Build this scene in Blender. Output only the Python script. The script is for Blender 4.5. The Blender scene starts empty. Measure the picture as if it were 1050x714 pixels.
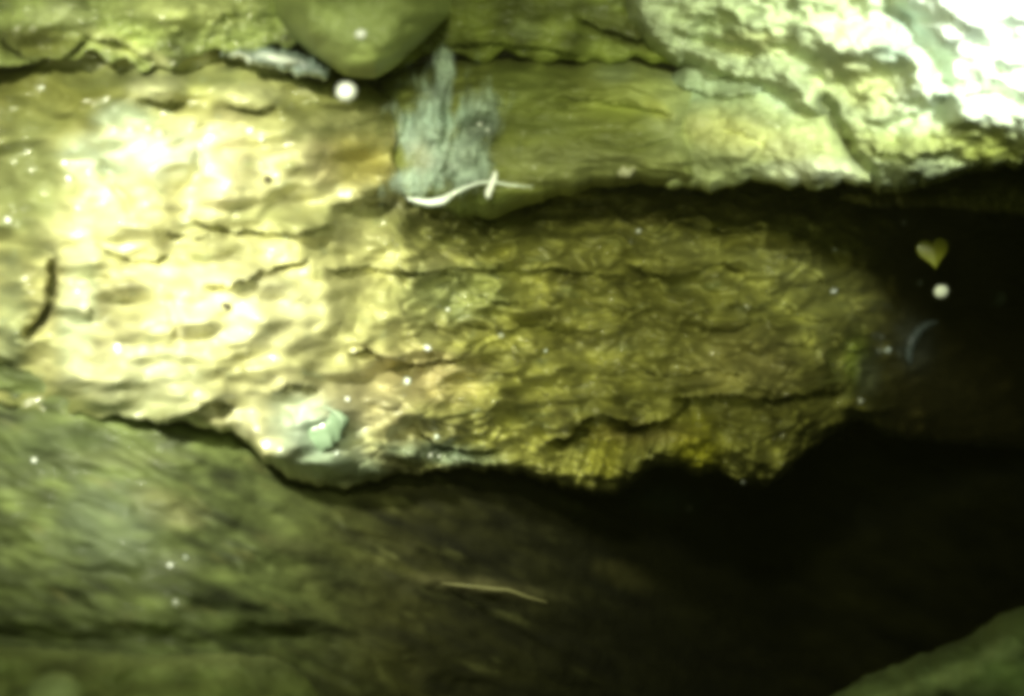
import bpy, math, random
import numpy as np
from mathutils import Vector, Matrix
random.seed(7); rng = np.random.default_rng(7)
sc = bpy.context.scene
col = sc.collection
R = math.radians

# ------------------------------------------------------------------ camera
F = 1400.0                      # focal length in photo pixels (photo 1050 px wide)
cam = bpy.data.cameras.new('camera'); camo = bpy.data.objects.new('camera', cam); col.objects.link(camo)
cam.sensor_width = 36; cam.lens = 36 * F / 1050; cam.clip_start = 0.01; cam.clip_end = 100
camo.rotation_euler = (R(90), 0, 0)
cam.dof.use_dof = True; cam.dof.focus_distance = 1.36; cam.dof.aperture_fstop = 2.2
sc.camera = camo
# ------------------------------------------------------------------ world (seen only if one leaves the hollow)
w = bpy.data.worlds.new("World"); sc.world = w; w.use_nodes = True
nt = w.node_tree; sky = nt.nodes.new('ShaderNodeTexSky'); sky.sky_type = 'NISHITA'; sky.sun_disc = False
sky.sun_elevation = R(40); sky.sun_rotation = R(60)
nt.links.new(sky.outputs[0], nt.nodes['Background'].inputs[0]); nt.nodes['Background'].inputs[1].default_value = 0.05
# ------------------------------------------------------------------ inspection lamps beside the lens, plus two added fill spots
def spot(name, loc, aim, watts, size, blend, colr, rad):
    l = bpy.data.lights.new(name, 'SPOT'); l.energy = watts; l.spot_size = R(size); l.spot_blend = blend
    l.color = colr; l.shadow_soft_size = rad
    o = bpy.data.objects.new(name, l); col.objects.link(o); o.location = loc
    o.rotation_euler = (Vector(aim) - Vector(loc)).to_track_quat('-Z', 'Y').to_euler(); return o
spot('lamp_left', (-0.30, 0.34, 0.30), (-0.28, 1.15, 0.03), 88, 43, 1.0, (0.98, 1.0, 0.76), 0.035)
spot('lamp_right', (0.33, 0.22, 0.30), (0.43, 1.2, 0.41), 150, 43, 1.0, (0.90, 1.0, 0.84), 0.05)
spot('fill_mid', (0.02, 0.25, 0.245), (0.14, 1.4, -0.01), 25, 54, 1.0, (0.97, 1.0, 0.62), 0.03)  # added fill spot to brighten the middle of the bank
spot('fill_low', (0.0, 0.10, 0.10), (0.0, 1.4, -0.14), 7.5, 90, 0.8, (0.86, 1.0, 0.52), 0.06)  # added wide weak fill spot for slope and corners
sc.view_settings.view_transform = 'Standard'; sc.view_settings.look = 'None'
sc.view_settings.exposure = 0.0; sc.view_settings.gamma = 1
sc.render.engine = 'CYCLES'
sc.cycles.pixel_filter_type = 'BLACKMAN_HARRIS'; sc.cycles.filter_width = 5.5
sc.cycles.max_bounces = 5

# ------------------------------------------------------------------ noise
def _hash(ix, iy, seed):
    n = (ix * 374761393 + iy * 668265263 + seed * 974634777) & 0xffffffff
    n = ((n ^ (n >> 13)) * 1274126177) & 0xffffffff
    return (n ^ (n >> 16)) & 0xffffffff
def perlin(x, y, seed=0):
    ix = np.floor(x).astype(np.int64); iy = np.floor(y).astype(np.int64); fx = x - ix; fy = y - iy
    def g(a, b):
        an = _hash(ix + a, iy + b, seed) / 4294967296.0 * 2 * np.pi
        return np.cos(an) * (fx - a) + np.sin(an) * (fy - b)
    u = fx ** 3 * (fx * (fx * 6 - 15) + 10); v = fy ** 3 * (fy * (fy * 6 - 15) + 10)
    a = g(0, 0) * (1 - u) + g(1, 0) * u; b = g(0, 1) * (1 - u) + g(1, 1) * u
    return (a * (1 - v) + b * v) * 1.5
def fbm(x, y, seed=0, octv=4, gain=0.5):
    s = 0; a = 1; t = 0
    for k in range(octv):
        s = s + a * perlin(x * 2 ** k, y * 2 ** k, seed + k * 17); t += a; a *= gain
    return s / t
def sm(a, b, x):
    t = np.clip((x - a) / (b - a), 0, 1); return t * t * (3 - 2 * t)

# ------------------------------------------------------------------ relief features (millimetre scale, photo-plane coordinates)
def seg_dist(px, py, pts):
    """unsigned distance to a polyline and the signed side (positive = above)"""
    best = np.full(px.shape, 1e9); side = np.zeros(px.shape)
    for (x0, y0), (x1, y1) in zip(pts[:-1], pts[1:]):
        dx, dy = x1 - x0, y1 - y0; L2 = dx * dx + dy * dy
        t = np.clip(((px - x0) * dx + (py - y0) * dy) / L2, 0, 1)
        qx = px - x0 - t * dx; qy = py - y0 - t * dy
        d = np.hypot(qx, qy); cr = (dx * qy - dy * qx) / math.sqrt(L2)
        m = d < best; best[m] = d[m]; side[m] = -np.sign(cr[m])
    return best, side
def local(px, py, pts, pad):
    xs = [p[0] for p in pts]; ys = [p[1] for p in pts]
    return (px > min(xs) - pad) & (px < max(xs) + pad) & (py > min(ys) - pad) & (py < max(ys) + pad)
def end_fade(px, pts, k=14):
    x0, x1 = pts[0][0], pts[-1][0]
    if abs(x1 - x0) < 25: return 1
    return sm(min(x0, x1) - k * .3, min(x0, x1) + k, px) * (1 - sm(max(x0, x1) - k, max(x0, x1) + k * .3, px))
def shelf(H, px, py, pts, up, dn, lu=16, ld=18):
    """an overhanging lip: proud above the line, cut back below"""
    m = local(px, py, pts, 70); a, b = px[m], py[m]
    a2 = a + 3 * perlin(a / 11, b / 11, 91); b2 = b + 3 * perlin(a / 13, b / 9, 92)
    d, s = seg_dist(a2, b2, pts); f = end_fade(a, pts)
    H[m] += f * np.where(s > 0, up * np.exp(-d / lu), -dn * np.exp(-d / ld))
def groove(H, px, py, pts, wd, dp):
    m = local(px, py, pts, 8 * wd + 10); a, b = px[m], py[m]
    a2 = a + 2.5 * perlin(a / 10, b / 10, 93); b2 = b + 2.5 * perlin(a / 12, b / 8, 94)
    d, s = seg_dist(a2, b2, pts)
    p0, p1 = pts[0], pts[-1]; e = np.minimum(np.hypot(a - p0[0], b - p0[1]), np.hypot(a - p1[0], b - p1[1]))
    f = .15 + .85 * sm(0, 14, e)
    H[m] -= f * dp * np.exp(-(d / (wd * (.5 + .5 * f) * (1 + .5 * perlin(a / 16, b / 16, 95)))) ** 2)
def bump(H, px, py, cx, cy, rx, ry, ang, h, p=1.0):
    m = (abs(px - cx) < 3 * max(rx, ry)) & (abs(py - cy) < 3 * max(rx, ry)); a, b = px[m] - cx, py[m] - cy
    c, s = math.cos(R(ang)), math.sin(R(ang)); u = (a * c - b * s) / rx; v = (a * s + b * c) / ry
    r2 = u * u + v * v
    H[m] += h * np.exp(-r2 ** p)
def scales(px, py, sp, ln, tilt, seed, warp=1.0):
    """lapped, broken layers: sawtooth ridges tilted by `tilt` degrees (positive = rising to the right)"""
    c, s = math.cos(R(tilt)), math.sin(R(tilt))
    u = px * c - py * s; v = px * s + py * c
    wv = fbm(u / ln, v / (sp * 1.9), seed, 2) * warp * 2.0
    ph = v / sp + wv
    fr = ph - np.floor(ph)
    amp = 0.55 + 0.75 * fbm(u / ln * .8, np.floor(ph) * 1.7, seed + 5, 2)
    return (fr * (1 - sm(0.68, 1.0, fr))) * np.clip(amp, 0, 1.2)
def paint(C, px, py, cx, cy, rx, ry, ang, rgb, k=1.0, soft=.62):
    m = (abs(px - cx) < 2.2 * max(rx, ry)) & (abs(py - cy) < 2.2 * max(rx, ry)); a, b = px[m] - cx, py[m] - cy
    c, s = math.cos(R(ang)), math.sin(R(ang)); u = (a * c - b * s) / rx; v = (a * s + b * c) / ry
    r = np.hypot(u, v) + 0.28 * fbm(px[m] / 22, py[m] / 14, int(cx) + 3, 4)
    t = (k * (1 - sm(1 - soft, 1 + soft, r)))[:, None]
    C[m] = C[m] * (1 - t) + np.array(rgb) * t

# ------------------------------------------------------------------ materials
def rockmat(name, rough=.5, spec=.5, scale=45, bump_=.10, coat=.75, fine=.25, vein=0.0):
    m = bpy.data.materials.new(name); m.use_nodes = True; n = m.node_tree; N = n.nodes; L = n.links
    bs = N['Principled BSDF']; bs.inputs['Roughness'].default_value = rough
    bs.inputs['Specular IOR Level'].default_value = spec; bs.inputs['Coat Weight'].default_value = coat
    bs.inputs['Coat Roughness'].default_value = .10
    at = N.new('ShaderNodeAttribute'); at.attribute_name = 'Col'
    tc = N.new('ShaderNodeTexCoord')
    mp = N.new('ShaderNodeMapping'); mp.inputs['Scale'].default_value = (1, 1, 1.9); L.new(tc.outputs['Object'], mp.inputs[0])
    n1 = N.new('ShaderNodeTexNoise'); n1.inputs['Scale'].default_value = scale * .45; n1.inputs['Detail'].default_value = 6
    n2 = N.new('ShaderNodeTexNoise'); n2.inputs['Scale'].default_value = scale; n2.inputs['Detail'].default_value = 5
    L.new(mp.outputs[0], n1.inputs[0]); L.new(mp.outputs[0], n2.inputs[0])
    r1 = N.new('ShaderNodeMapRange'); r1.inputs[1].default_value = .3; r1.inputs[2].default_value = .7
    r1.inputs[3].default_value = 1 - fine; r1.inputs[4].default_value = 1 + fine; L.new(n1.outputs[0], r1.inputs[0])
    mx = N.new('ShaderNodeVectorMath'); mx.operation = 'SCALE'; L.new(at.outputs['Color'], mx.inputs[0]); L.new(r1.outputs[0], mx.inputs['Scale'])
    L.new(mx.outputs[0], bs.inputs['Base Color'])
    rr = N.new('ShaderNodeMapRange'); rr.inputs[3].default_value = rough - .15; rr.inputs[4].default_value = rough + .2
    L.new(n1.outputs[0], rr.inputs[0]); L.new(rr.outputs[0], bs.inputs['Roughness'])
    bp = N.new('ShaderNodeBump'); bp.inputs['Strength'].default_value = bump_; bp.inputs['Distance'].default_value = .006
    L.new(n2.outputs[0], bp.inputs['Height']); L.new(bp.outputs[0], bs.inputs['Normal'])
    return m
M_rock = rockmat('wet_scaly_rock')
M_soft = rockmat('silty_stone', rough=.65, coat=.08, bump_=.12, fine=.2, scale=60)
M_mud = rockmat('soft_mud', rough=.7, coat=.05, bump_=.2, fine=.3, scale=55)
M_silt = rockmat('grey_silt', rough=.6, coat=.1, bump_=.25, fine=.25, scale=120)
M_silt.node_tree.links.new(next(n for n in M_silt.node_tree.nodes if n.type == 'ATTRIBUTE').outputs['Alpha'], M_silt.node_tree.nodes['Principled BSDF'].inputs['Alpha'])
M_dark = rockmat('dark_wall', rough=.9, coat=.0, spec=.2, bump_=.3, scale=12)
def plain(name, rgb, rough=.3, coat=.5, noise=.15, trans=0, spec=.5):
    m = bpy.data.materials.new(name); m.use_nodes = True; n = m.node_tree; N = n.nodes; L = n.links
    bs = N['Principled BSDF']; bs.inputs['Roughness'].default_value = rough; bs.inputs['Coat Weight'].default_value = coat
    bs.inputs['Transmission Weight'].default_value = trans; bs.inputs['Specular IOR Level'].default_value = spec
    tc = N.new('ShaderNodeTexCoord'); n1 = N.new('ShaderNodeTexNoise'); n1.inputs['Scale'].default_value = 300
    L.new(tc.outputs['Object'], n1.inputs[0])
    r1 = N.new('ShaderNodeMapRange'); r1.inputs[3].default_value = 1 - noise; r1.inputs[4].default_value = 1 + noise; L.new(n1.outputs[0], r1.inputs[0])
    mx = N.new('ShaderNodeVectorMath'); mx.operation = 'SCALE'; mx.inputs[0].default_value = rgb; L.new(r1.outputs[0], mx.inputs['Scale'])
    L.new(mx.outputs[0], bs.inputs['Base Color']); return m
M_white = plain('white_grain', (.92, .95, .88), .25)
M_bubble = plain('bubble_skin', (.85, .95, .9), .08, 1, .02, .75)
M_fibre = plain('pale_fibre', (.8, .88, .8), .35)
M_leaf = plain('yellow_leaf', (.24, .25, .02), .5, .2)
M_grit = plain('dark_grit', (.05, .04, .02), .6, .1)
M_cream = plain('cream_chip', (.55, .55, .36), .35)
M_lump = plain('green_lump', (.22, .30, .19), .4, .6)
M_shell = plain('pale_green_shell', (.45, .58, .42), .3, .6)

# ------------------------------------------------------------------ mesh builders
def tag(o, label=None, cat=None, group=None, kind=None):
    if label: o['label'] = label
    if cat: o['category'] = cat
    if group: o['group'] = group
    if kind: o['kind'] = kind
    return o
def link(name, V, Q, C, mat, parent=None):
    me = bpy.data.meshes.new(name)
    me.vertices.add(len(V)); me.vertices.foreach_set('co', V.astype(np.float32).ravel())
    me.loops.add(len(Q) * 4); me.polygons.add(len(Q))
    me.loops.foreach_set('vertex_index', Q.astype(np.int32).ravel())
    me.polygons.foreach_set('loop_start', np.arange(0, len(Q) * 4, 4, dtype=np.int32))
    me.polygons.foreach_set('loop_total', np.full(len(Q), 4, dtype=np.int32))
    me.polygons.foreach_set('use_smooth', np.ones(len(Q), dtype=bool))
    me.update(calc_edges=True)
    if C is not None:
        ca = me.color_attributes.new('Col', 'FLOAT_COLOR', 'POINT')
        ca.data.foreach_set('color', (C if C.shape[1] == 4 else np.concatenate([C, np.ones((len(C), 1))], 1)).astype(np.float32).ravel())
    me.materials.append(mat); o = bpy.data.objects.new(name, me); col.objects.link(o); o.parent = parent
    return o
def unproj(px, py, d):
    return np.stack([(px - 525) / F * d, d, (357 - py) / F * d], -1)
def curve(pts, x, k=10):
    xs = np.array([p[0] for p in pts], float); ys = np.array([p[1] for p in pts], float)
    g = np.arange(xs[0] - 60, xs[-1] + 61, 2.0); v = np.interp(g, xs, ys)
    if k > 1:
        ker = np.hanning(2 * (k // 2) + 3); ker /= ker.sum(); h = len(ker) // 2
        v = np.convolve(np.pad(v, h, 'edge'), ker, 'valid')
    return np.interp(x, g, v)
def mass(name, x0, x1, top, bot, depth, relief, colour, mat, er=22, ed=.05, thick=.25, step=1.8, rag=3, rag_s=14, seed=1, k=10, alpha=None):
    """a solid rock: front face with relief between an upper and a lower edge, edges that roll back, and a full back"""
    nx = int((x1 - x0) / step) + 1; xs = np.linspace(x0, x1, nx)
    t = curve(top, xs, k) + rag * fbm(xs / rag_s, xs * 0 + seed, seed, 3) * 2
    b = curve(bot, xs, k) + rag * fbm(xs / rag_s, xs * 0 + seed + 7, seed + 3, 3) * 2
    b = np.maximum(b, t + 2)
    hmax = float((b - t).max()); nv = max(8, int(hmax / step))
    # parameter along the profile denser near both rolled edges
    tt = np.linspace(0, 1, nv); tt = tt + 0.03 * np.sin(2 * np.pi * tt) * -1
    PX = np.repeat(xs[:, None], nv, 1); PY = t[:, None] + (b - t)[:, None] * tt[None, :]
    e = np.minimum(PY - t[:, None], b[:, None] - PY)
    ex = np.minimum(xs - x0, x1 - xs)[:, None]
    e = np.minimum(e, ex + e * 0)
    q = np.clip(1 - e / er, 0, 1)
    ed = ed(xs)[:, None] if callable(ed) else ed
    D = depth(PX, PY) + ed * (1 - np.sqrt(np.clip(1 - q ** 2, 0, 1)))
    H = relief(PX, PY) * (1 - .6 * q ** 3)
    C = np.empty(PX.shape + (3,)); C[:] = colour(PX.ravel(), PY.ravel()).reshape(C.shape)
    Df = D - H
    rows = [unproj(PX, PY, Df)]; cols = [C]
    # back of the rock: rows going back, pulled together
    mid = ((t + b) / 2)[:, None]
    for f, pull in ((.33, .02), (.7, .12), (1, .4)):
        pass
    bk = []
    for f, pull in ((.3, -.02), (.65, .08), (1., .35)):
        yb = b + (mid[:, 0] - b) * pull; bk.append(unproj(xs, yb, Df[:, -1] + thick * f))
    for f, pull in ((1., .35), (.65, .08), (.3, -.02)):
        yb = t + (mid[:, 0] - t) * pull; bk.append(unproj(xs, yb, Df[:, 0] + thick * f))
    BK = np.stack(bk, 1)
    V = np.concatenate([rows[0], BK], 1); Cc = np.concatenate([C] + [np.repeat(C[:, -1:], 3, 1), np.repeat(C[:, :1], 3, 1)], 1)
    n, m = V.shape[0], V.shape[1]
    I = np.arange(n * m).reshape(n, m); J = np.roll(I, -1, 1)
    Q = np.stack([I[:-1], J[:-1], J[1:], I[1:]], -1).reshape(-1, 4)
    # end caps
    caps = []
    for r in (0, n - 1):
        idx = I[r]; L_ = list(idx)
        a, z = 0, m - 1
        while z - a >= 3:
            q4 = [L_[a], L_[a + 1], L_[z - 1], L_[z]]
            caps.append(q4 if r else q4[::-1]); a += 1; z -= 1
    Q = np.concatenate([Q, np.array(caps)])
    Cc = Cc.reshape(-1, 3)
    if alpha is not None:
        A = np.zeros((n, m)); A[:, :nv] = alpha(PX, PY); Cc = np.concatenate([Cc, A.reshape(-1, 1)], 1)
    return link(name, V.reshape(-1, 3), Q, Cc, mat)
def const(rgb, var=.25, seed=0, sx=60, sy=30):
    def f(px, py):
        n = fbm(px / sx, py / sy, seed, 4)[:, None]
        return np.array(rgb) * (1 + var * 1.6 * n) * np.array([1, 1, 1])
    return f
CREAM = (.60, .57, .30); OLIVE = (.29, .285, .068); MOSS_SHADE = (.13, .135, .028); GREYB = (.33, .42, .36); OCHRE = (.36, .29, .06)
PALEG = (.40, .46, .24); BROWN_SHADE = (.10, .085, .022); YEL = (.42, .41, .12); WHITE = (.75, .80, .68)

# ------------------------------------------------------------------ cave wall: the closed hollow around everything
def cave():
    nu, nv = 200, 100
    th = np.linspace(0, 2 * np.pi, nu, endpoint=False); ph = np.linspace(0.02, np.pi - .02, nv)
    T, P = np.meshgrid(th, ph, indexing='ij')
    r = 1 + .10 * fbm(np.cos(T) * 2 + 5, P * 2 + np.sin(T) * 2, 5, 5)
    V = np.stack([3.2 * r * np.cos(T) * np.sin(P), 1.4 + 3.4 * r * np.sin(T) * np.sin(P), 2.4 * r * np.cos(P)], -1)
    I = np.arange(nu * nv).reshape(nu, nv); J = np.roll(I, -1, 0)
    Q = np.stack([I[:, :-1], I[:, 1:], J[:, 1:], J[:, :-1]], -1).reshape(-1, 4)
    C = np.tile(np.array([.05, .05, .02]), (nu * nv, 1))
    return tag(link('cave_wall', V.reshape(-1, 3), Q, C, M_dark), kind='structure')
cave()

# ------------------------------------------------------------------ the main bank
def lerp_depth(pts):
    xs = [p[0] for p in pts]; ds = [p[1] for p in pts]
    return lambda px: curve(list(zip(xs, ds)), px, 110)
bx = lerp_depth([(-300, 1.22), (0, 1.13), (150, 1.10), (300, 1.15), (450, 1.32), (600, 1.43), (750, 1.48), (850, 1.56), (920, 1.78), (1000, 2.35), (1150, 3.0), (1350, 3.3)])
def bank_depth(px, py):
    d = bx(px)
    v = (py - 330) / 150
    d = d + .035 * np.clip(-v, 0, 3) ** 2 * sm(380, 520, px) + .02 * np.clip(v, 0, 3) ** 2
    d = d + .05 * (1 - sm(180, 250, py)) * sm(400, 520, px)          # the top goes back under the upper rocks
    d = d + .03 * (1 - sm(60, 110, py)) * (1 - sm(380, 440, px))
    return d
SH = [  # points, proud, cut, decay up, decay down
 ([(358,364),(372,357),(392,365),(420,373),(450,369),(482,366)], .007,.016,18,10),
 ([(560,452),(586,446),(598,430),(614,423),(632,428),(650,436),(675,432),(694,422),(706,410)], .022,.036,20,20),
 ([(690,410),(738,404),(790,409),(835,402),(870,398)], .018,.030,16,20),
 ([(640,270),(664,281),(695,284),(720,275),(742,268),(765,280)], .010,.018,16,10),
 ([(208,293),(235,291),(262,281),(292,271),(318,266)], .008,.014,16,9),
 ([(196,226),(240,236),(300,239),(345,231)], .008,.012,14,10),
 ([(335,276),(380,273),(425,280),(470,274),(520,276),(570,275),(625,283),(648,284)], .007,.013,16,10),
 ([(655,378),(690,386),(725,378),(770,383)], .007,.012,12,9),
 ([(690,226),(740,236),(785,231),(830,241),(870,236),(905,221)], .010,.020,14,12),
 ([(470,330),(510,338),(545,333),(590,338)], .005,.010,12,8),
 ([(280,404),(294,393),(312,395),(330,402)], .007,.014,12,9),
 ([(425,436),(447,455),(480,463),(515,460)], .007,.018,14,12),
 ([(478,300),(520,312),(560,305)], .004,.009,10,7),
 ([(600,310),(640,318),(672,308)], .005,.009,10,7),
 ([(700,330),(745,338),(800,322),(850,330)], .006,.010,12,8),
 ([(760,360),(800,352),(850,358),(880,345)], .006,.011,12,8),
 ([(780,300),(830,292),(880,280)], .006,.011,12,8),
 ([(800,262),(850,258),(900,250)], .006,.011,12,8),
 ([(95,250),(140,268),(175,262)], .006,.010,12,8),
 ([(140,100),(165,103),(190,103)], .008,.014,10,8),
 ([(232,108),(262,112),(285,108)], .008,.014,10,8),
 ([(165,238),(195,243),(225,240)], .004,.009,10,8),
 ([(340,210),(375,205),(408,212)], .006,.012,12,10),
 ([(190,425),(215,412),(240,415)], .005,.010,10,8),
 ([(870,425),(890,432),(915,445)], .012,.02,12,12),
]
GR = [([(52,262),(55,285),(52,308),(42,330),(22,350)], 4.2,.045), ([(70,295),(95,285),(130,288)], 3.5,.010),
      ([(110,185),(128,205),(135,222)], 5,.018), ([(100,165),(120,185)], 5,.012), ([(0,370),(12,392),(20,415)], 6,.02),
      ([(170,300),(180,330),(185,355)], 5,.010), ([(205,150),(203,175),(196,190)], 5,.014),
      ([(408,150),(412,175),(418,200),(432,215)], 5,.04), ([(655,440),(660,465),(668,490)], 6,.014),
      ([(600,450),(606,475),(598,495)], 5,.010), ([(735,425),(740,455),(752,480)], 6,.012), ([(800,425),(800,450),(790,478)], 6,.012),
      ([(855,350),(862,385),(850,415)], 5,.014), ([(905,330),(900,370),(880,405)], 6,.016), ([(868,300),(885,330),(880,352)], 5,.012),
      ([(690,438),(684,460)], 5,.010), ([(300,415),(302,432)], 4,.010)]
BU = [(100,245,48,34,0,.030),(85,315,22,20,0,.018),(150,175,34,24,-10,.020),(228,180,20,42,-10,.022),(250,320,95,44,0,.018),
      (165,92,24,10,0,.020),(250,96,30,12,0,.018),(150,370,60,30,0,.012),(30,300,26,36,0,.015),(330,140,44,20,0,.010),
      (625,478,28,28,0,.045),(715,465,24,26,0,.045),(668,460,14,26,0,.022),(768,462,20,32,0,.035),(812,442,16,24,0,.026),(592,468,14,22,0,.022),
      (575,472,22,14,0,.010),(540,440,30,18,0,.008),(745,380,22,14,0,.012),(425,388,30,14,0,.012),(395,400,12,10,0,.008),
      (455,392,14,10,0,.010),(470,420,16,26,0,.010),(500,425,12,26,0,.008),(445,430,12,22,0,.008),(310,440,34,34,0,.014),
      (885,390,14,34,-10,.020),(355,470,30,18,0,.014),(405,450,22,14,0,.012),(380,330,30,16,0,.008),(690,265,26,9,0,.010),
      (600,250,40,10,-4,.008),(840,215,30,7,10,.008)]
def bank_relief(px, py):
    H = np.zeros(px.shape)
    swirl = 12 - 30 * sm(330, 560, px) * 0 
    # broad lumps
    wx = px + 14 * fbm(px / 50, py / 30, 12, 2); wy = py + 8 * fbm(px / 40, py / 40, 13, 2)
    lf = .62 - .27 * (1 - sm(300, 450, px))
    H += .034 * fbm(px / 70, py / 40, 11, 2) + .022 * (fbm(wx / 44, wy / 22, 14, 1)) * (.2 + .8 * sm(300, 470, px)) + .011 * fbm(wx / 60 + wy / 80, wy / 30, 16, 2) * (1 - sm(300, 470, px)) * (.4 + sm(-.2, .4, fbm(px / 90, py / 90, 17, 1))) - .012 * lf * np.exp(-np.abs(fbm(wx / 46, wy / 22, 15, 2)) * 16) * (.3 + .7 * sm(300, 470, px))
    # lapped scales: gently falling at left, rising to the right at right
    left = 1 - sm(330, 470, px); right = sm(640, 800, px); mid = 1 - left - right
    s1 = scales(px, py, 22, 70, -4, 21); s2 = scales(px, py, 23, 60, 3, 22, 1.0); s3 = scales(px, py, 19, 52, 20, 23, 1.0)
    s4 = scales(px, py, 9, 22, 10, 24, 1.3)
    H += left * s1 * .003 + mid * (s2 * .0145) + right * (s3 * .018)
    # small nodules in the middle
    nd = fbm(wx / 26, wy / 13, 31, 1); H += (.020 * np.clip(nd, 0, 1) ** 1.2 * 2) * sm(380, 480, px)
    H += .0016 * lf * fbm(px / 14, py / 9, 33, 2)
    # small proud flakes, tilting up to the right towards the right end
    g = np.random.default_rng(77)
    for _ in range(300):
        cx = g.uniform(360, 890); cy = g.uniform(215, 440) ; rx = g.uniform(8, 21); tl = -4 + 28 * (cx > 640) * (cx - 640) / 200 + g.uniform(-8, 8)
        bump(H, px, py, cx, cy, rx, rx * g.uniform(.35, .55), tl, g.uniform(.003, .009), 1.7)
    # hanging folds under the inner lip
    fold = np.abs(fbm(px / 24 + .4 * np.sin(py / 25), py / 160, 41, 2)); H -= .020 * np.exp(-fold * 7) * sm(425, 455, py) * sm(540, 600, px)
    for pts, up, dn, lu, ld in SH: shelf(H, px, py, pts, up * 1.3, dn * 1.4, lu, ld)
    for pts, wd, dp in GR: groove(H, px, py, pts, wd, dp)
    for b in BU: bump(H, px, py, *b)
    return H
def bank_colour(px, py):
    n = fbm(px / 70, py / 34, 51, 5)
    C = np.empty((len(px), 3)); C[:] = OLIVE
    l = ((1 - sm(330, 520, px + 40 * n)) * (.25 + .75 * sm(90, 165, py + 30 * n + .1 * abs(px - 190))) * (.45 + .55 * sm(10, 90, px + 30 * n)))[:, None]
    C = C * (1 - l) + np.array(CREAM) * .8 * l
    wx = px + 14 * fbm(px / 50, py / 30, 12, 2); wy = py + 8 * fbm(px / 40, py / 40, 13, 2)
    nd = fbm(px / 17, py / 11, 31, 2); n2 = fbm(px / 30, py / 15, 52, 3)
    C *= np.clip(1 + .8 * n + .8 * n2, .25, 2)[:, None]
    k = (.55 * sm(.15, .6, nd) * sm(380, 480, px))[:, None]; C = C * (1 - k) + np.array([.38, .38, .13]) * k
    k = (.6 * sm(.25, .6, fbm(px / 44, py / 16, 53, 3)))[:, None]; C = C * (1 - k) + np.array([.17, .20, .07]) * k
    k = (.5 * sm(.3, .6, fbm(px / 20, py / 14, 54, 3)) * (1 - sm(380, 560, px)))[:, None]; C = C * (1 - k) + np.array([.34, .42, .30]) * k
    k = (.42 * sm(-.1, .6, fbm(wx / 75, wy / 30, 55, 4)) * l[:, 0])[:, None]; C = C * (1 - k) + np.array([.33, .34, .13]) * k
    r = sm(850, 940, px + 30 * n)[:, None]; C = C * (1 - r) + np.array(BROWN_SHADE) * r  # right end darkened in the colour to deepen the light fall-off
    for a in [(60,420,90,16,0,(.16,.18,.07),.9),(170,426,60,12,6,(.2,.21,.09),.8),(230,380,40,22,0,(.30,.29,.12),.6),(370,300,80,70,0,(.40,.39,.15),.55),(60,100,90,50,0,MOSS_SHADE,.9),(25,190,50,70,0,(.17,.19,.07),.85),(200,80,110,16,0,(.20,.23,.09),.6),(340,115,80,30,0,(.2,.21,.07),.7),(300,225,110,16,4,(.28,.29,.11),.6),(10,330,16,60,0,(.2,.24,.14),.6),(330,100,80,18,0,MOSS_SHADE,.5),(110,160,40,22,0,GREYB,.6),(130,120,30,14,0,GREYB,.5),  # first two entries paint the lamplight fading out along the bank foot
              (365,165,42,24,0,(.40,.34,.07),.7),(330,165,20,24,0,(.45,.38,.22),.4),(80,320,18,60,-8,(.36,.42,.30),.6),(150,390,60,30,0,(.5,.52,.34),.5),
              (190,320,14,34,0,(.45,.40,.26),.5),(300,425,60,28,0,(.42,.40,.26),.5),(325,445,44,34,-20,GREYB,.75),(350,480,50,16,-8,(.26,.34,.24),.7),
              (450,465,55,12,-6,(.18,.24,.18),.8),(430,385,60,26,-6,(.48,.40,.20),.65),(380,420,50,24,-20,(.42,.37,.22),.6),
              (470,300,60,26,0,(.24,.29,.12),.5),(520,235,80,22,0,MOSS_SHADE,.7),(440,235,50,24,0,MOSS_SHADE,.7),(700,215,160,14,0,BROWN_SHADE,.7),  # dark entries here paint the shade of the recess under the upper rocks
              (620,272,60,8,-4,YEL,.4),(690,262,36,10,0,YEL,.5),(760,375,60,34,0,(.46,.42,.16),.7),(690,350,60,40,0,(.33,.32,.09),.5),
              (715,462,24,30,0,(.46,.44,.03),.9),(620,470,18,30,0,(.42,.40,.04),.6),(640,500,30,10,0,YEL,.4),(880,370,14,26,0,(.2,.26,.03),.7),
              (890,385,12,20,0,(.34,.36,.2),.6),(660,445,60,12,0,(.3,.24,.08),.4),(940,350,20,30,0,(.12,.14,.12),.5),(40,420,60,20,0,MOSS_SHADE,.6),  # last entry again paints the lamplight fading at the bank foot
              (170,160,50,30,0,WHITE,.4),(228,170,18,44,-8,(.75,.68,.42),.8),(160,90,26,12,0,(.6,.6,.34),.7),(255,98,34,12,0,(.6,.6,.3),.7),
              (180,100,24,12,0,MOSS_SHADE,.2),(105,240,46,34,0,(.7,.68,.36),.6),(250,315,80,36,0,(.75,.72,.45),.6)]:
        paint(C, px, py, *a[:5], a[5], a[6])
    return C
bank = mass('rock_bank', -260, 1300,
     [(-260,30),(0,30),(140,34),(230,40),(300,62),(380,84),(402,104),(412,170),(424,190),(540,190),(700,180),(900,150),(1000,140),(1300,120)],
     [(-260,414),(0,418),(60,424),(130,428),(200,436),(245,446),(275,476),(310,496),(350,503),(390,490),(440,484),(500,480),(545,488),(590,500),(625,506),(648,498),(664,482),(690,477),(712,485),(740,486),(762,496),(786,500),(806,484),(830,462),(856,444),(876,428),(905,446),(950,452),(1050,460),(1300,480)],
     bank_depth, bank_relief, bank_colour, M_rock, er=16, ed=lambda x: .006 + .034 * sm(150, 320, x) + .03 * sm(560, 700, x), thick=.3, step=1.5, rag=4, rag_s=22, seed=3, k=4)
tag(bank, 'long scaly olive rock bank crossing the middle, glaring cream at its left end', 'rock bank')

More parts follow.
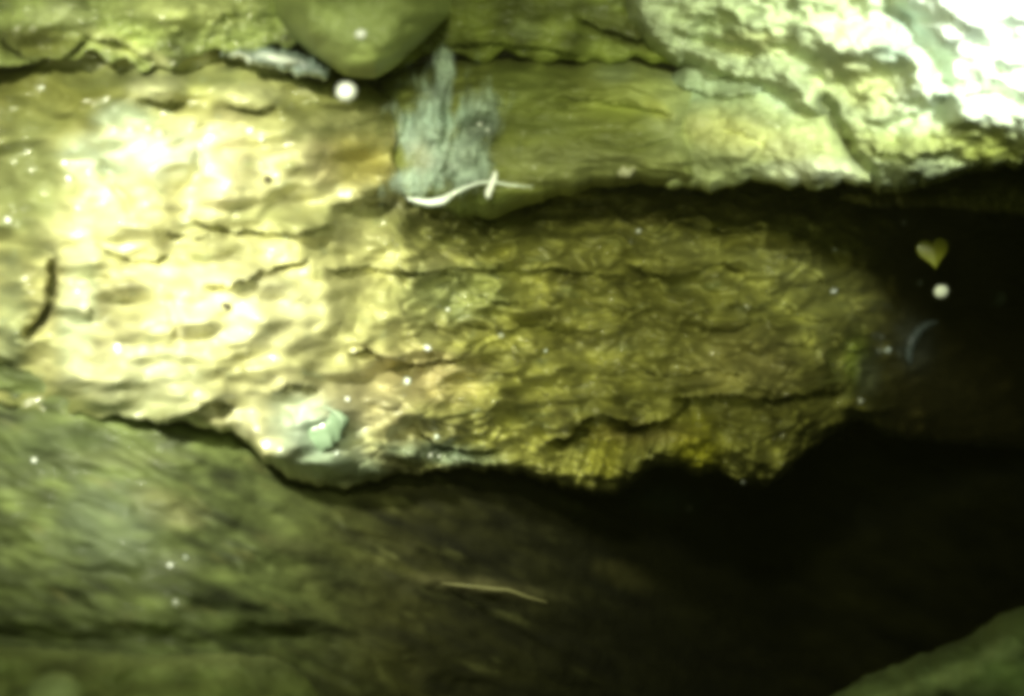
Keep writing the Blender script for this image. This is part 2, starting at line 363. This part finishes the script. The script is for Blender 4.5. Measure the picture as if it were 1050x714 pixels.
# ------------------------------------------------------------------ mud slope below the bank
sd = lerp_depth([(-400,1.12),(0,1.12),(250,1.16),(450,1.36),(580,1.6),(680,1.95),(800,2.6),(1300,3.2)])
def slope_depth(px, py):
    return sd(px) + .10 - .098 * (1 - sm(60, 420, px)) - (py - 430) / 300 * .20 * sm(100, 400, px + 200) + .024 * sm(632, 660, py) * (1 - sm(300, 420, px))
def slope_relief(px, py):
    H = .022 * fbm(px / 100 + py / 260, py / 40 - px / 200, 61, 4) + scales(px, py, 26, 100, -14, 62, .8) * .008
    bump(H, px, py, 170, 515, 24, 12, -20, .014); bump(H, px, py, 300, 560, 40, 14, -10, .012)
    bump(H, px, py, 500, 600, 50, 10, -8, .020); bump(H, px, py, 400, 545, 60, 16, -18, .012)
    return H
def slope_colour(px, py):
    C = const((.090, .112, .034), .6, 64, 60, 20)(px, py)
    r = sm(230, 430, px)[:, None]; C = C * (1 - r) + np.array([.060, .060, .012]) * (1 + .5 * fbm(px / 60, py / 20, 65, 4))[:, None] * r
    c_, s_ = math.cos(R(-24)), math.sin(R(-24)); u = px * c_ - py * s_; v = px * s_ + py * c_
    st = fbm(u / 120, v / 24, 66, 3); C *= (1 - .55 * sm(260, 520, px)[:, None]) * np.clip(1 + 1.2 * st + .3 * fbm(u / 44, v / 18, 67, 2), .25, 2.2)[:, None]  # albedo falls off to the right, painting in the shade below the bank
    k = (.7 * sm(.25, .6, fbm(u / 70, v / 20, 68, 3)) * (1 - sm(560, 700, px)))[:, None]; C = C * (1 - k) + np.array([.15, .155, .05]) * k
    for a in [(170,520,36,18,-20,(.17,.17,.07),.7),(185,575,18,12,0,(.18,.2,.12),.5),(300,560,36,10,-15,(.11,.12,.04),.6),(60,460,60,26,0,(.06,.08,.03),.6),
              (500,602,60,8,-8,(.16,.15,.06),.8),(120,470,70,10,0,(.12,.13,.06),.4),(640,590,30,12,-20,(.16,.15,.04),.6),
              (690,505,44,18,0,(.10,.16,.09),.6),(110,540,50,40,0,(.12,.15,.09),.6)]:
        paint(C, px, py, *a[:5], a[5], a[6])
    return C
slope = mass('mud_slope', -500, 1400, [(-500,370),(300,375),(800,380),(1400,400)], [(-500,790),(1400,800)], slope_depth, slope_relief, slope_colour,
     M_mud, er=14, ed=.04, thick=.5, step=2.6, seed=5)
tag(slope, kind='structure')

# ------------------------------------------------------------------ the other rocks
def rel(lump=.012, lx=60, ly=36, sca=0, sp=16, ln=40, tilt=5, fine=.002, seed=1, sh=(), gr=(), bu=()):
    def f(px, py):
        H = lump * fbm(px / lx, py / ly, seed, 4) + fine * fbm(px / 9, py / 7, seed + 9, 3)
        if sca: H = H + sca * scales(px, py, sp, ln, tilt, seed + 2)
        for a in sh: shelf(H, px, py, *a)
        for a in gr: groove(H, px, py, *a)
        for a in bu: bump(H, px, py, *a)
        return H
    return f
def cl(rgb, var, seed, paints=(), sx=50, sy=26):
    def f(px, py):
        C = const(rgb, var, seed, sx, sy)(px, py)
        for a in paints: paint(C, px, py, *a[:5], a[5], a[6])
        return C
    return f
o = mass('mossy_rock', -260, 330, [(-260,-90),(330,-90)], [(-260,66),(0,68),(60,62),(95,54),(130,64),(165,72),(190,58),(230,56),(262,52),(300,48),(330,30)],
     lambda px, py: 1.095 + .0002 * (px - 100), rel(.022, 60, 30, .006, 18, 50, -8, .003, 71,
       sh=[([(0,40),(30,62),(60,60),(90,40)], .008, .03, 16, 20), ([(85,38),(120,42),(150,58),(162,64)], .012, .02, 12, 10), ([(220,22),(235,12),(250,18)], .008, .014, 10, 8)],
       bu=[(190,12,50,20,0,.03),(60,12,30,16,0,.016),(40,50,30,16,0,-.02)]),
     cl((.22,.26,.08), .8, 72, [(195,8,56,18,0,(.5,.55,.2),.9),(60,14,30,12,0,(.38,.42,.2),.7),(40,45,46,16,0,MOSS_SHADE,.8),(120,45,34,8,-20,(.45,.46,.2),.7),(160,60,14,6,-30,(.5,.5,.25),.6)]),
     M_rock, er=40, ed=.012, thick=.25, rag=10, rag_s=34, seed=8)
tag(o, 'mossy yellow-green rock along the top left edge', 'rock')
o = mass('ceiling_stone', 278, 462, [(278,-90),(462,-90)], [(278,10),(296,34),(316,54),(338,70),(362,79),(388,78),(408,66),(424,50),(440,36),(462,10)],
     lambda px, py: 1.06 + .0000020 * (px - 370) ** 2, rel(.018, 60, 40, 0, fine=.0008, seed=81),
     cl((.25,.30,.09), .35, 82, [(330,40,40,16,-30,(.14,.17,.05),.7),(430,10,20,40,0,(.15,.18,.05),.7),(372,20,40,30,0,(.32,.38,.15),.5)]), M_soft, er=50, ed=.07, thick=.2, rag=2.5, rag_s=40, seed=9, k=12)
tag(o, 'smooth rounded olive stone hanging from the top edge, left of centre', 'stone')
o = mass('slate_sliver', 226, 338, [(226,54),(245,50),(280,48),(320,58),(338,72)], [(226,58),(250,64),(280,72),(320,80),(338,80)],
     lambda px, py: 1.115 + px * 0, rel(.008, 24, 12, .008, 9, 24, -12, .002, 84), cl((.16,.21,.18), .5, 85, [(245,58,16,4,-20,WHITE,.9),(285,60,22,4,-10,WHITE,.8),(305,78,20,6,-10,(.5,.6,.52),.6)]), M_rock, er=10, ed=.02, thick=.08, seed=10, rag=5, rag_s=12)
tag(o, 'blue-grey slate sliver with white streaks beneath the mossy rock', 'stone')
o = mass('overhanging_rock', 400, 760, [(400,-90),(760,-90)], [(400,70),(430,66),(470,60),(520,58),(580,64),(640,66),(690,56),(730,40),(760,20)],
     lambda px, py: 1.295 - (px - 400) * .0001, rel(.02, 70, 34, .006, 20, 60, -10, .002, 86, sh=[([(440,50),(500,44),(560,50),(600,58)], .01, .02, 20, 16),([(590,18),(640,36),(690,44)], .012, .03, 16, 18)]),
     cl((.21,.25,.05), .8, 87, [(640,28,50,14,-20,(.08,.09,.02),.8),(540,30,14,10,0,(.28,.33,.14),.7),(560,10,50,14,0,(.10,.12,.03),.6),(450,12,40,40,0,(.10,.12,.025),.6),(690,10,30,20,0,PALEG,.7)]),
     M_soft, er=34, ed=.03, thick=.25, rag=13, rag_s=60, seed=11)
tag(o, 'dark olive overhanging rock at the top edge, right of the smooth rounded stone', 'rock')
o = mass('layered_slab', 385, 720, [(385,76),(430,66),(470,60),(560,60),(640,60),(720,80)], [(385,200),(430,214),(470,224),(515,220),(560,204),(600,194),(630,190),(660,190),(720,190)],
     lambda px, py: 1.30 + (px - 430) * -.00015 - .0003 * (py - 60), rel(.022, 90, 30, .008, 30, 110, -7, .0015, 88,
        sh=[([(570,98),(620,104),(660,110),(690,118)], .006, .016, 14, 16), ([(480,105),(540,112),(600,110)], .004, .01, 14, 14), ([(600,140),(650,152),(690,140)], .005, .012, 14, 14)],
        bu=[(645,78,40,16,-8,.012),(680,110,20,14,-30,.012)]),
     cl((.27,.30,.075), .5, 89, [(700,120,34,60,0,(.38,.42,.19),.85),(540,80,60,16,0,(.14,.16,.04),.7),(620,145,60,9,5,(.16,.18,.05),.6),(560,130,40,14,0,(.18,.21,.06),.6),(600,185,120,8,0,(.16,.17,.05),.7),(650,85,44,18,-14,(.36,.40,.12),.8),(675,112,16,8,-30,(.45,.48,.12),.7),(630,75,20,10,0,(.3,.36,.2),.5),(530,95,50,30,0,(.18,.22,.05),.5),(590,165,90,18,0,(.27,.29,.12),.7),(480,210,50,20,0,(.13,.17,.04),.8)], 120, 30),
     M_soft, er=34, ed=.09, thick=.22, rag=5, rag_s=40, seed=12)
tag(o, 'murky olive layered slab at top centre, right of the grey silt clump', 'rock slab')
o = mass('pale_boulder', 655, 892, [(655,130),(672,92),(695,66),(720,58),(750,60),(785,66),(815,76),(836,98),(856,130),(874,160),(892,184)],
     [(655,180),(690,192),(740,193),(780,186),(815,192),(850,193),(880,190),(892,188)],
     lambda px, py: 1.265 + (px - 660) * -.00042 + .0002 * np.abs(py - 150), rel(.022, 50, 30, .004, 22, 50, -18, .002, 91,
        sh=[([(690,88),(730,98),(770,96),(800,84)], .008, .014, 14, 12), ([(740,130),(775,140),(778,160)], .006, .01, 12, 10)], gr=[([(775,128),(782,150),(772,170)], 6, .008)],
        bu=[(745,140,44,26,-10,.016),(835,172,36,12,-6,.016),(785,105,20,14,-30,.008)]),
     cl((.42,.47,.22), .5, 92, [(690,105,34,34,0,(.28,.34,.18),.8),(760,170,30,10,0,(.24,.28,.13),.6),(735,85,50,24,0,(.24,.30,.19),.7),(800,90,30,20,-40,(.30,.37,.26),.8),(740,135,50,20,-10,(.52,.52,.20),.8),(730,165,40,12,0,(.30,.32,.15),.5),(835,176,46,13,0,(.74,.78,.55),.95),(800,150,40,14,0,(.55,.56,.28),.7)]),
     M_soft, er=26, ed=.03, thick=.2, rag=6, rag_s=34, seed=13, k=14)
tag(o, 'pale yellow-green boulder with a white lower lip, in front of the glaring rock', 'boulder')
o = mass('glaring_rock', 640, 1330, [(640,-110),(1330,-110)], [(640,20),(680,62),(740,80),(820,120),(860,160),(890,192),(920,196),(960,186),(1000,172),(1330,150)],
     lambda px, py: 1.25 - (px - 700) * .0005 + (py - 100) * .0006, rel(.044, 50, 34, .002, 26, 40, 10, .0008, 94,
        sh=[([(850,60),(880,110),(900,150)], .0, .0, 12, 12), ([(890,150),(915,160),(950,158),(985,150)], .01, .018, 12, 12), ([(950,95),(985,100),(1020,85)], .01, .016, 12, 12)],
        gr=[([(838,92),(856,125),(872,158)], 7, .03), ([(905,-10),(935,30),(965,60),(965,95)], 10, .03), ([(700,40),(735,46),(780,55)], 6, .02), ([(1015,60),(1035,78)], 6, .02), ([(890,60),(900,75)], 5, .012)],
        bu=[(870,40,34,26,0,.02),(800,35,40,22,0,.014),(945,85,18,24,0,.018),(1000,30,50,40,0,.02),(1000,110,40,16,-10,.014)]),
     cl((.38,.43,.25), .4, 95, [(1020,40,110,80,0,(.85,.9,.82),.9),(960,70,60,60,0,(.6,.68,.5),.6),(890,88,46,24,-10,(.40,.41,.15),.7),(770,45,40,12,0,(.5,.52,.22),.7),(925,40,28,34,-50,(.26,.34,.27),.8),(965,85,14,30,0,(.30,.38,.28),.8),(1010,30,70,50,0,(.8,.86,.8),.9),  # near-white corner entries paint the blown glare into the albedo
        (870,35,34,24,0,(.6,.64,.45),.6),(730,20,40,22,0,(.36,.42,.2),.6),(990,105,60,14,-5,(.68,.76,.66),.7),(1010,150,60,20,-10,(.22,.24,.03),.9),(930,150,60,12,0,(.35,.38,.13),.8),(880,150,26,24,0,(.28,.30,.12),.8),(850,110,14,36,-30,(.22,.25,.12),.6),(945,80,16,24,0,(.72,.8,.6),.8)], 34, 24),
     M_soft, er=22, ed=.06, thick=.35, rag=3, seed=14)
tag(o, 'big craggy rock glaring white in the top right corner', 'rock')
o = mass('mossy_shelf', 860, 1330, [(860,196),(900,186),(950,178),(985,158),(1020,142),(1060,136),(1330,120)], [(860,204),(900,214),(960,212),(1050,222),(1330,250)],
     lambda px, py: 1.50 + (px - 860) * .0006, rel(.016, 40, 20, .01, 12, 34, 10, .003, 97), cl((.15,.15,.03), .5, 98, [(1000,165,30,10,20,(.28,.29,.03),.7)]),
     M_rock, er=18, ed=.05, thick=.3, rag=3, seed=15)
tag(o, 'low dark brown-green shelf under the glaring rock at the right edge', 'rock shelf')
o = mass('bottom_ledge', -400, 330, [(-400,660),(0,664),(120,668),(220,668),(280,674),(310,690),(330,720)], [(-400,860),(330,860)],
     lambda px, py: 0.955 + (px + 100) * .0003 - (py - 660) * .0012, rel(.022, 50, 22, .006, 20, 60, 8, .002, 101), cl((.34,.39,.15), .55, 102, [(20,668,50,10,0,(.35,.40,.16),.6),(250,672,60,10,4,(.36,.40,.16),.7),(65,690,34,14,0,(.09,.10,.03),.8),(110,700,30,20,0,(.32,.35,.13),.5)]),
     M_soft, er=16, ed=.05, thick=.25, rag=1.6, seed=16)
tag(o, 'low green ledge along the bottom left edge below the dark gap', 'rock ledge')
o = mass('corner_rock', 800, 1420, [(800,745),(850,716),(880,700),(920,684),(960,668),(1000,650),(1050,622),(1150,580),(1420,520)], [(800,900),(1420,900)],
     lambda px, py: 1.00 - (px - 850) * .0004 - (py - 650) * .0006, rel(.034, 44, 22, .010, 22, 60, 28, .002, 104, sh=[([(880,712),(940,694),(1000,676),(1050,668)], -.012, -.006, 16, 16)]),
     cl((.19,.25,.10), .9, 105, [(1000,655,90,14,30,(.09,.12,.04),.9),(960,668,80,12,28,(.12,.15,.06),.7),(1030,640,30,16,25,(.17,.2,.07),.5),(960,700,60,10,20,(.42,.50,.24),.8),(1030,665,26,10,20,(.40,.47,.24),.7),(1010,705,30,9,10,(.17,.21,.09),.7),(930,712,24,8,14,(.18,.22,.09),.7)]),
     M_soft, er=40, ed=.10, thick=.3, rag=6, rag_s=40, seed=17)
tag(o, 'grey-green sloping rock in the bottom right corner', 'rock')
# small pebble on the bottom ledge
def blob(name, c, r, mat, rgb, seed=0, rough=.12, seg=24, rot=0, parent=None):
    nu, nv = seg, seg // 2 + 1
    T, P = np.meshgrid(np.linspace(0, 2 * np.pi, nu, endpoint=False), np.linspace(.02, np.pi - .02, nv), indexing='ij')
    q = 1 + rough * fbm(np.cos(T) * np.sin(P) * 1.6 + 7 + seed, np.cos(P) * 1.6 + np.sin(T) * np.sin(P) * 1.3, seed, 3)
    V = np.stack([r[0] * q * np.cos(T) * np.sin(P), r[1] * q * np.sin(T) * np.sin(P), r[2] * q * np.cos(P)], -1).reshape(-1, 3)
    a = R(rot); ca, sa = math.cos(a), math.sin(a)
    V = np.stack([V[:, 0] * ca - V[:, 2] * sa, V[:, 1], V[:, 0] * sa + V[:, 2] * ca], -1)
    I = np.arange(nu * nv).reshape(nu, nv); J = np.roll(I, -1, 0)
    Q = np.stack([I[:, :-1], I[:, 1:], J[:, 1:], J[:, :-1]], -1).reshape(-1, 4)[:, ::-1]
    o = link(name, V, Q, np.tile(np.array(rgb), (len(V), 1)), mat, parent); o.location = c
    return o
# grey silt clump: thicker in the middle, thinning to wisps at its rim
def silt_alpha(px, py):
    a = np.zeros(px.shape)
    for cx, cy, rx, ry in ((432,186,28,20),(446,135,22,62),(490,118,26,28),(478,165,30,32),(455,72,12,26),(422,140,16,34)):
        a = np.maximum(a, 1.25 - np.hypot((px - cx) / rx, (py - cy) / ry))
    a = a + .55 * fbm(px / 16, py / 30, 115, 4)
    return .92 * sm(0.0, .75, a)
o = mass('silt_clump', 388, 534, [(388,60),(420,50),(460,44),(500,60),(534,80)],
     [(388,214),(420,216),(460,214),(500,206),(534,190)],
     lambda px, py: 1.17 + .0000035 * (px - 460) ** 2, lambda px, py: .014 * fbm(px / 16, py / 60, 111, 4) + .016 * fbm(px / 24, py / 20, 112, 4) - .005 * np.exp(-(np.abs(fbm(px / 20 + py / 60, py / 60, 113, 2)) * 7)) - .016 * np.exp(-((px - 492) / 14) ** 2 - ((py - 134) / 7) ** 2) + .022 * np.exp(-((px - 444) / 13) ** 2 - ((py - 125) / 50) ** 2) + .018 * np.exp(-((px - 494) / 16) ** 2 - ((py - 112) / 14) ** 2) + .018 * np.exp(-((px - 430) / 26) ** 2 - ((py - 188) / 13) ** 2) + .012 * np.exp(-((px - 478) / 14) ** 2 - ((py - 165) / 20) ** 2),
     cl((.34,.43,.35), .35, 114, [(450,120,30,14,0,(.33,.45,.37),.6),(430,162,14,14,0,(.42,.42,.32),.6),(492,132,20,9,0,(.12,.14,.11),.7),(470,160,20,20,0,(.30,.36,.28),.5)], 16, 40),
     M_silt, er=20, ed=.03, thick=.03, rag=6, rag_s=15, seed=18, k=6, step=1.4, alpha=silt_alpha)
tag(o, 'upright blue-grey silt clump with ragged folds at top centre', 'silt clump')

# ------------------------------------------------------------------ murky water filling the hollow
def haze():
    bm_v = [(x, y, z) for x in (-4.2, 4.2) for y in (-3.2, 6.0) for z in (-3.4, 3.2)]
    q = [(0,1,3,2),(4,6,7,5),(0,4,5,1),(2,3,7,6),(0,2,6,4),(1,5,7,3)]
    me = bpy.data.meshes.new('haze'); me.from_pydata(bm_v, [], q); me.update()
    m = bpy.data.materials.new('murky_water'); m.use_nodes = True; n = m.node_tree
    n.nodes.remove(n.nodes['Principled BSDF']); pv = n.nodes.new('ShaderNodeVolumePrincipled')
    pv.inputs['Color'].default_value = (.85, .85, .35, 1); pv.inputs['Density'].default_value = .018; pv.inputs['Anisotropy'].default_value = .3
    n.links.new(pv.outputs[0], n.nodes['Material Output'].inputs['Volume'])
    me.materials.append(m); o = bpy.data.objects.new('haze', me); col.objects.link(o); tag(o, kind='stuff'); return o

# ------------------------------------------------------------------ small things, each resting on the surface behind it
bpy.context.view_layer.update()
dg = bpy.context.evaluated_depsgraph_get()
def hit(px, py):
    v = Vector(((px - 525) / F, 1, (357 - py) / F)).normalized()
    ok, p, n, *_ = sc.ray_cast(dg, Vector((0, 0, 0)), v)
    return p, n, v
def grain(name, px, py, rpx, mat, label, cat, group=None, asp=1.0, rot=0, rgb=(.9,.9,.85), rough=.25, seed=0, seg=14, at=None):
    p, n, v = hit(px, py)
    if at: p = v * (at / v.y)
    s = p.y / F * rpx * (.78 if group else 1)
    o = blob(name, p - v * s * (.1 if group else .5), (s * asp, s * .8, s), mat, rgb, seed, rough, seg, rot)
    return tag(o, label, cat, group)
grain('white_bubble', 355, 94, 8.5, M_white, 'largest bright white bubble, just below the smooth rounded stone', 'bubble', asp=1.12, rough=.04, seg=24, at=.95)
grain('white_grain', 370, 35, 5, M_white, 'bright white speck on the smooth rounded stone', 'grain', rough=.6, asp=1.3, seed=2)
grain('white_bubble', 965, 299, 6.5, M_white, 'lone white bubble in the dark right of the bank, below the yellow leaf', 'bubble', asp=1.15, rough=.08, rot=20, seg=24, at=1.15)
def ring(name, px, py, r, t, mat, label, cat, a0=0, a1=360, ry=1.0):
    p, n, v = hit(px, py); s = p.y / F; nu, nv = 48, 10
    ang = np.radians(np.linspace(a0, a1, nu)); full = a1 - a0 >= 360
    if full: ang = np.linspace(0, 2 * np.pi, nu, endpoint=False)
    T, P = np.meshgrid(ang, np.linspace(0, 2 * np.pi, nv, endpoint=False), indexing='ij')
    tp = np.ones(nu) if full else np.sin(np.linspace(.12, np.pi - .12, nu)) ** .7
    tp = (tp * (1 + .25 * np.sin(ang * 3 + 1)))[:, None]
    rr = r + t * tp * np.cos(P)
    V = np.stack([rr * np.cos(T), t * tp * np.sin(P), rr * np.sin(T) * ry], -1) * s
    I = np.arange(nu * nv).reshape(nu, nv); J = np.roll(I, -1, 1)
    if full: I2, J2 = np.roll(I, -1, 0), np.roll(J, -1, 0); Q = np.stack([I, J, J2, I2], -1).reshape(-1, 4)
    else: Q = np.stack([I[:-1], J[:-1], J[1:], I[1:]], -1).reshape(-1, 4)
    o = link(name, V.reshape(-1, 3), Q, np.tile(np.array([.8, .85, .8]), (V.size // 3, 1)), mat); o.location = p - v * s * t * 1.0
    return tag(o, label, cat)
ring('bubble_ring', 1023, 306, 5, 1.1, M_shell, 'tiny hollow bubble ring at the right edge in the dark', 'bubble')
def lens_shell(name, px, py, rx, ry, label, cat):
    p, n, v = hit(px, py); s = p.y / F
    o = blob(name, p + v * s * 2, (rx * s, 8 * s, ry * s), M_rock, (.24, .34, .22), 4, .55, 48, 10); return tag(o, label, cat)
lens_shell('round_shell', 325, 440, 27, 22, 'pale green round shell lump embedded at the bank bottom left', 'shell')
ring('shell_rim', 322, 438, 30, 1.8, M_shell, 'thin white curved rim around the pale green shell', 'shell rim', 10, 95, .72)
# fibre with taper
def tube(name, pts, mat, flat=.5, lift=2.0, nv=10):
    P = []; p0 = hit(pts[0][0], pts[0][1])[0]
    dep = min(hit(x, y)[0].y for x, y, r in pts)
    for (x, y, r) in pts:
        P.append((x, y, r))
    xs = np.array(P); n = 60
    tt = np.linspace(0, len(P) - 1, n); X = np.interp(tt, range(len(P)), xs[:, 0]); Y = np.interp(tt, range(len(P)), xs[:, 1]); RR = np.interp(tt, range(len(P)), xs[:, 2])
    k = np.array([1, 2, 3, 2, 1]) / 9; f = lambda a: np.convolve(np.pad(a, 2, 'edge'), k, 'valid'); X, Y, RR = f(X), f(Y), f(RR)
    d = dep - .004 * lift; W = unproj(X, Y, np.full(n, d)); s = d / F
    tx = np.gradient(X); ty = -np.gradient(Y); L = np.hypot(tx, ty); nx_, nz_ = -ty / L, tx / L
    ph = np.linspace(0, 2 * np.pi, nv, endpoint=False)
    V = np.stack([W[:, None, 0] + nx_[:, None] * np.cos(ph) * RR[:, None] * s, W[:, None, 1] + np.sin(ph) * RR[:, None] * s * flat, W[:, None, 2] + nz_[:, None] * np.cos(ph) * RR[:, None] * s], -1)
    I = np.arange(n * nv).reshape(n, nv); J = np.roll(I, -1, 1); Q = np.stack([I[:-1], J[:-1], J[1:], I[1:]], -1).reshape(-1, 4)
    return link(name, V.reshape(-1, 3), Q, np.ones((n * nv, 3)) * .8, mat)
o = tube('white_fibre', [(416,203,.4),(428,206,2.2),(440,208,3.4),(454,206,4.4),(465,198,2.2),(478,192,1.3),(492,187,1.2),(508,187,1.2),(524,190,1.1),(548,192,.4)], M_fibre)
tag(o, 'thin white fibre lying across the foot of the grey silt clump', 'fibre')
o = tube('white_splinter', [(508,176,2.2),(507,182,3.2),(504,190,3.2),(501,197,3.6),(500,203,2.4)], M_white, .8, 4)
tag(o, 'short bright white splinter crossing the thin white fibre', 'splinter')
o = tube('grey_wisp', [(962,330,1),(952,332,3),(943,338,4),(936,347,4.5),(932,358,4),(932,368,3),(934,374,1)], M_silt, .6, 1); o.data.color_attributes['Col'].data.foreach_set('color', np.tile([.05,.065,.055,1], (len(o.data.vertices), 1)).astype(np.float32).ravel())
tag(o, 'faint blue-grey curled wisp on the dark right end of the bank', 'wisp')
o = tube('pale_root', [(452,598,.5),(470,600,1.6),(490,602,1.4),(505,604,2.2),(522,605,1.8),(540,612,1.6),(562,618,.6)], plain('root_skin', (.20,.19,.07), .6, .1), .8, 1)
tag(o, 'thin pale rootlet lying on the dark mud slope, bottom centre', 'rootlet')
# heart shaped leaf
def leaf():
    p, n, v = hit(957, 258); d = 1.55; s = d / F; out = []
    t = np.linspace(0, 2 * np.pi, 40, endpoint=False)
    hx = 16 * np.sin(t) ** 3; hy = 13 * np.cos(t) - 5 * np.cos(2 * t) - 2 * np.cos(3 * t) - np.cos(4 * t)
    rings = []
    for th, side in ((.0, 1), (.5, 1), (.9, 1), (1.0, 1), (1.0, -1), (.9, -1), (.5, -1), (.0, -1)):
        th = max(th, .02)
        dep = (-side * .8) - 2.2 * (1 - th ** 2) + 2.0 * np.abs(hx * th) / 16
        rings.append(np.stack([hx * th * s * 1.02, dep * s, hy * th * s * 1.1], -1))
    V = np.stack(rings, 0); m, n_ = V.shape[:2]; I = np.arange(m * n_).reshape(m, n_); J = np.roll(I, -1, 1)
    Q = np.stack([I[:-1], I[1:], J[1:], J[:-1]], -1).reshape(-1, 4)
    o = link('heart_leaf', V.reshape(-1, 3), Q, np.ones((m * n_, 3)), M_leaf); o.location = v * (d / v.y); o.rotation_euler = (0, R(-8), 0)
    return tag(o, 'small yellow heart-shaped leaf against the dark at the right', 'leaf')
leaf()
blob_p = hit(62, 706)[0]
o = blob('round_pebble', blob_p - Vector((0, .014, 0)), (.019, .014, .014), M_soft, (.55, .62, .32), 6, .1, 32); tag(o, 'half buried pale round pebble in the bottom left corner', 'pebble')
grain('dark_grit', 232, 314, 4, M_grit, 'black speck in the middle of the cream glare', 'grit', asp=1.4, rot=-20)
grain('dark_grit', 274, 184, 4, M_grit, 'black speck above the cream glare, on the pale column', 'grit', asp=1.1)
G = 'white grains stuck on the wet rock'
for k, (x, y, r, lab) in enumerate([
    (133,133,2.5,'tiny white grain in the row at upper left, leftmost'),(147,150,2,'tiny white grain just below the row at upper left'),(163,138,6,'larger white grain in the grey patch at upper left'),
    (152,132,3,'white grain between two others in the grey patch at upper left'),(66,167,3,'white grain alone at the far upper left of the bank'),(8,226,4,'white grain at the left photo edge above the dark curved groove'),
    (256,134,4,'pinkish-white grain at the head of the pale column'),(268,143,3,'white grain just right of the pale column head'),(43,90,2.5,'white grain on dark moss near the top left corner'),
    (85,314,8,'round glaring white pebble right of the dark curved groove'),(514,344,3,'white grain in the middle of the scaly bank'),(438,357,3.5,'white grain just above the long wavy crack'),
    (417,391,5,'pale white chip below the long wavy crack'),(459,318,2.5,'faint grain left of the centre of the bank'),(356,410,3.5,'white grain above the greenish shell'),(345,465,3,'white grain below the greenish shell'),
    (440,467,3,'left one of two close white grains at the bank foot'),(450,468,2.4,'right one of two close white grains at the bank foot'),(447,448,3,'pale grain just above the two close grains'),
    (35,472,3,'white grain on the mud slope at the far left'),(175,580,3,'white grain on the lower mud slope at left'),(190,572,2,'faint grain beside the one on the lower mud slope'),(180,618,2.5,'lowest faint grain on the mud slope'),
    (855,298,3,'white grain on the right part of the bank, upper'),(910,359,3,'white grain at the right end of the scales'),(882,411,3,'white grain under the yellow-green fold'),(863,447,3,'white grain by the dark right foot of the bank'),
    (943,290,2.5,'pale grain left of the lone white bubble'),(856,256,2.5,'white grain near the top of the bank at right'),(926,229,3,'pale grain in the dark above the yellow leaf'),(1010,228,2.5,'pale grain in the dark at the right edge'),
    (642,176,8,'pale pinkish stone on the lower edge of the layered slab'),(655,237,2.5,'white grain under the dark recess at centre'),(706,522,2,'dim greenish grain on the mud below the bank lip'),
    (492,127,3,'white grain in the dark eye of the silt clump'),(500,134,2.2,'smaller grain in the dark eye of the silt clump'),(559,360,2,'pale grain at the centre of the scales'),(762,494,2.2,'pale grain hanging at the lip of the yellow folds')]):
    grain('white_grain', x, y, r, (M_cream if r >= 6 else M_white if k % 3 else M_fibre), lab, 'grain', G, asp=1 + .5 * random.random(), rot=random.uniform(-40, 40), rough=.9, seed=k + 20, seg=14)
haze()
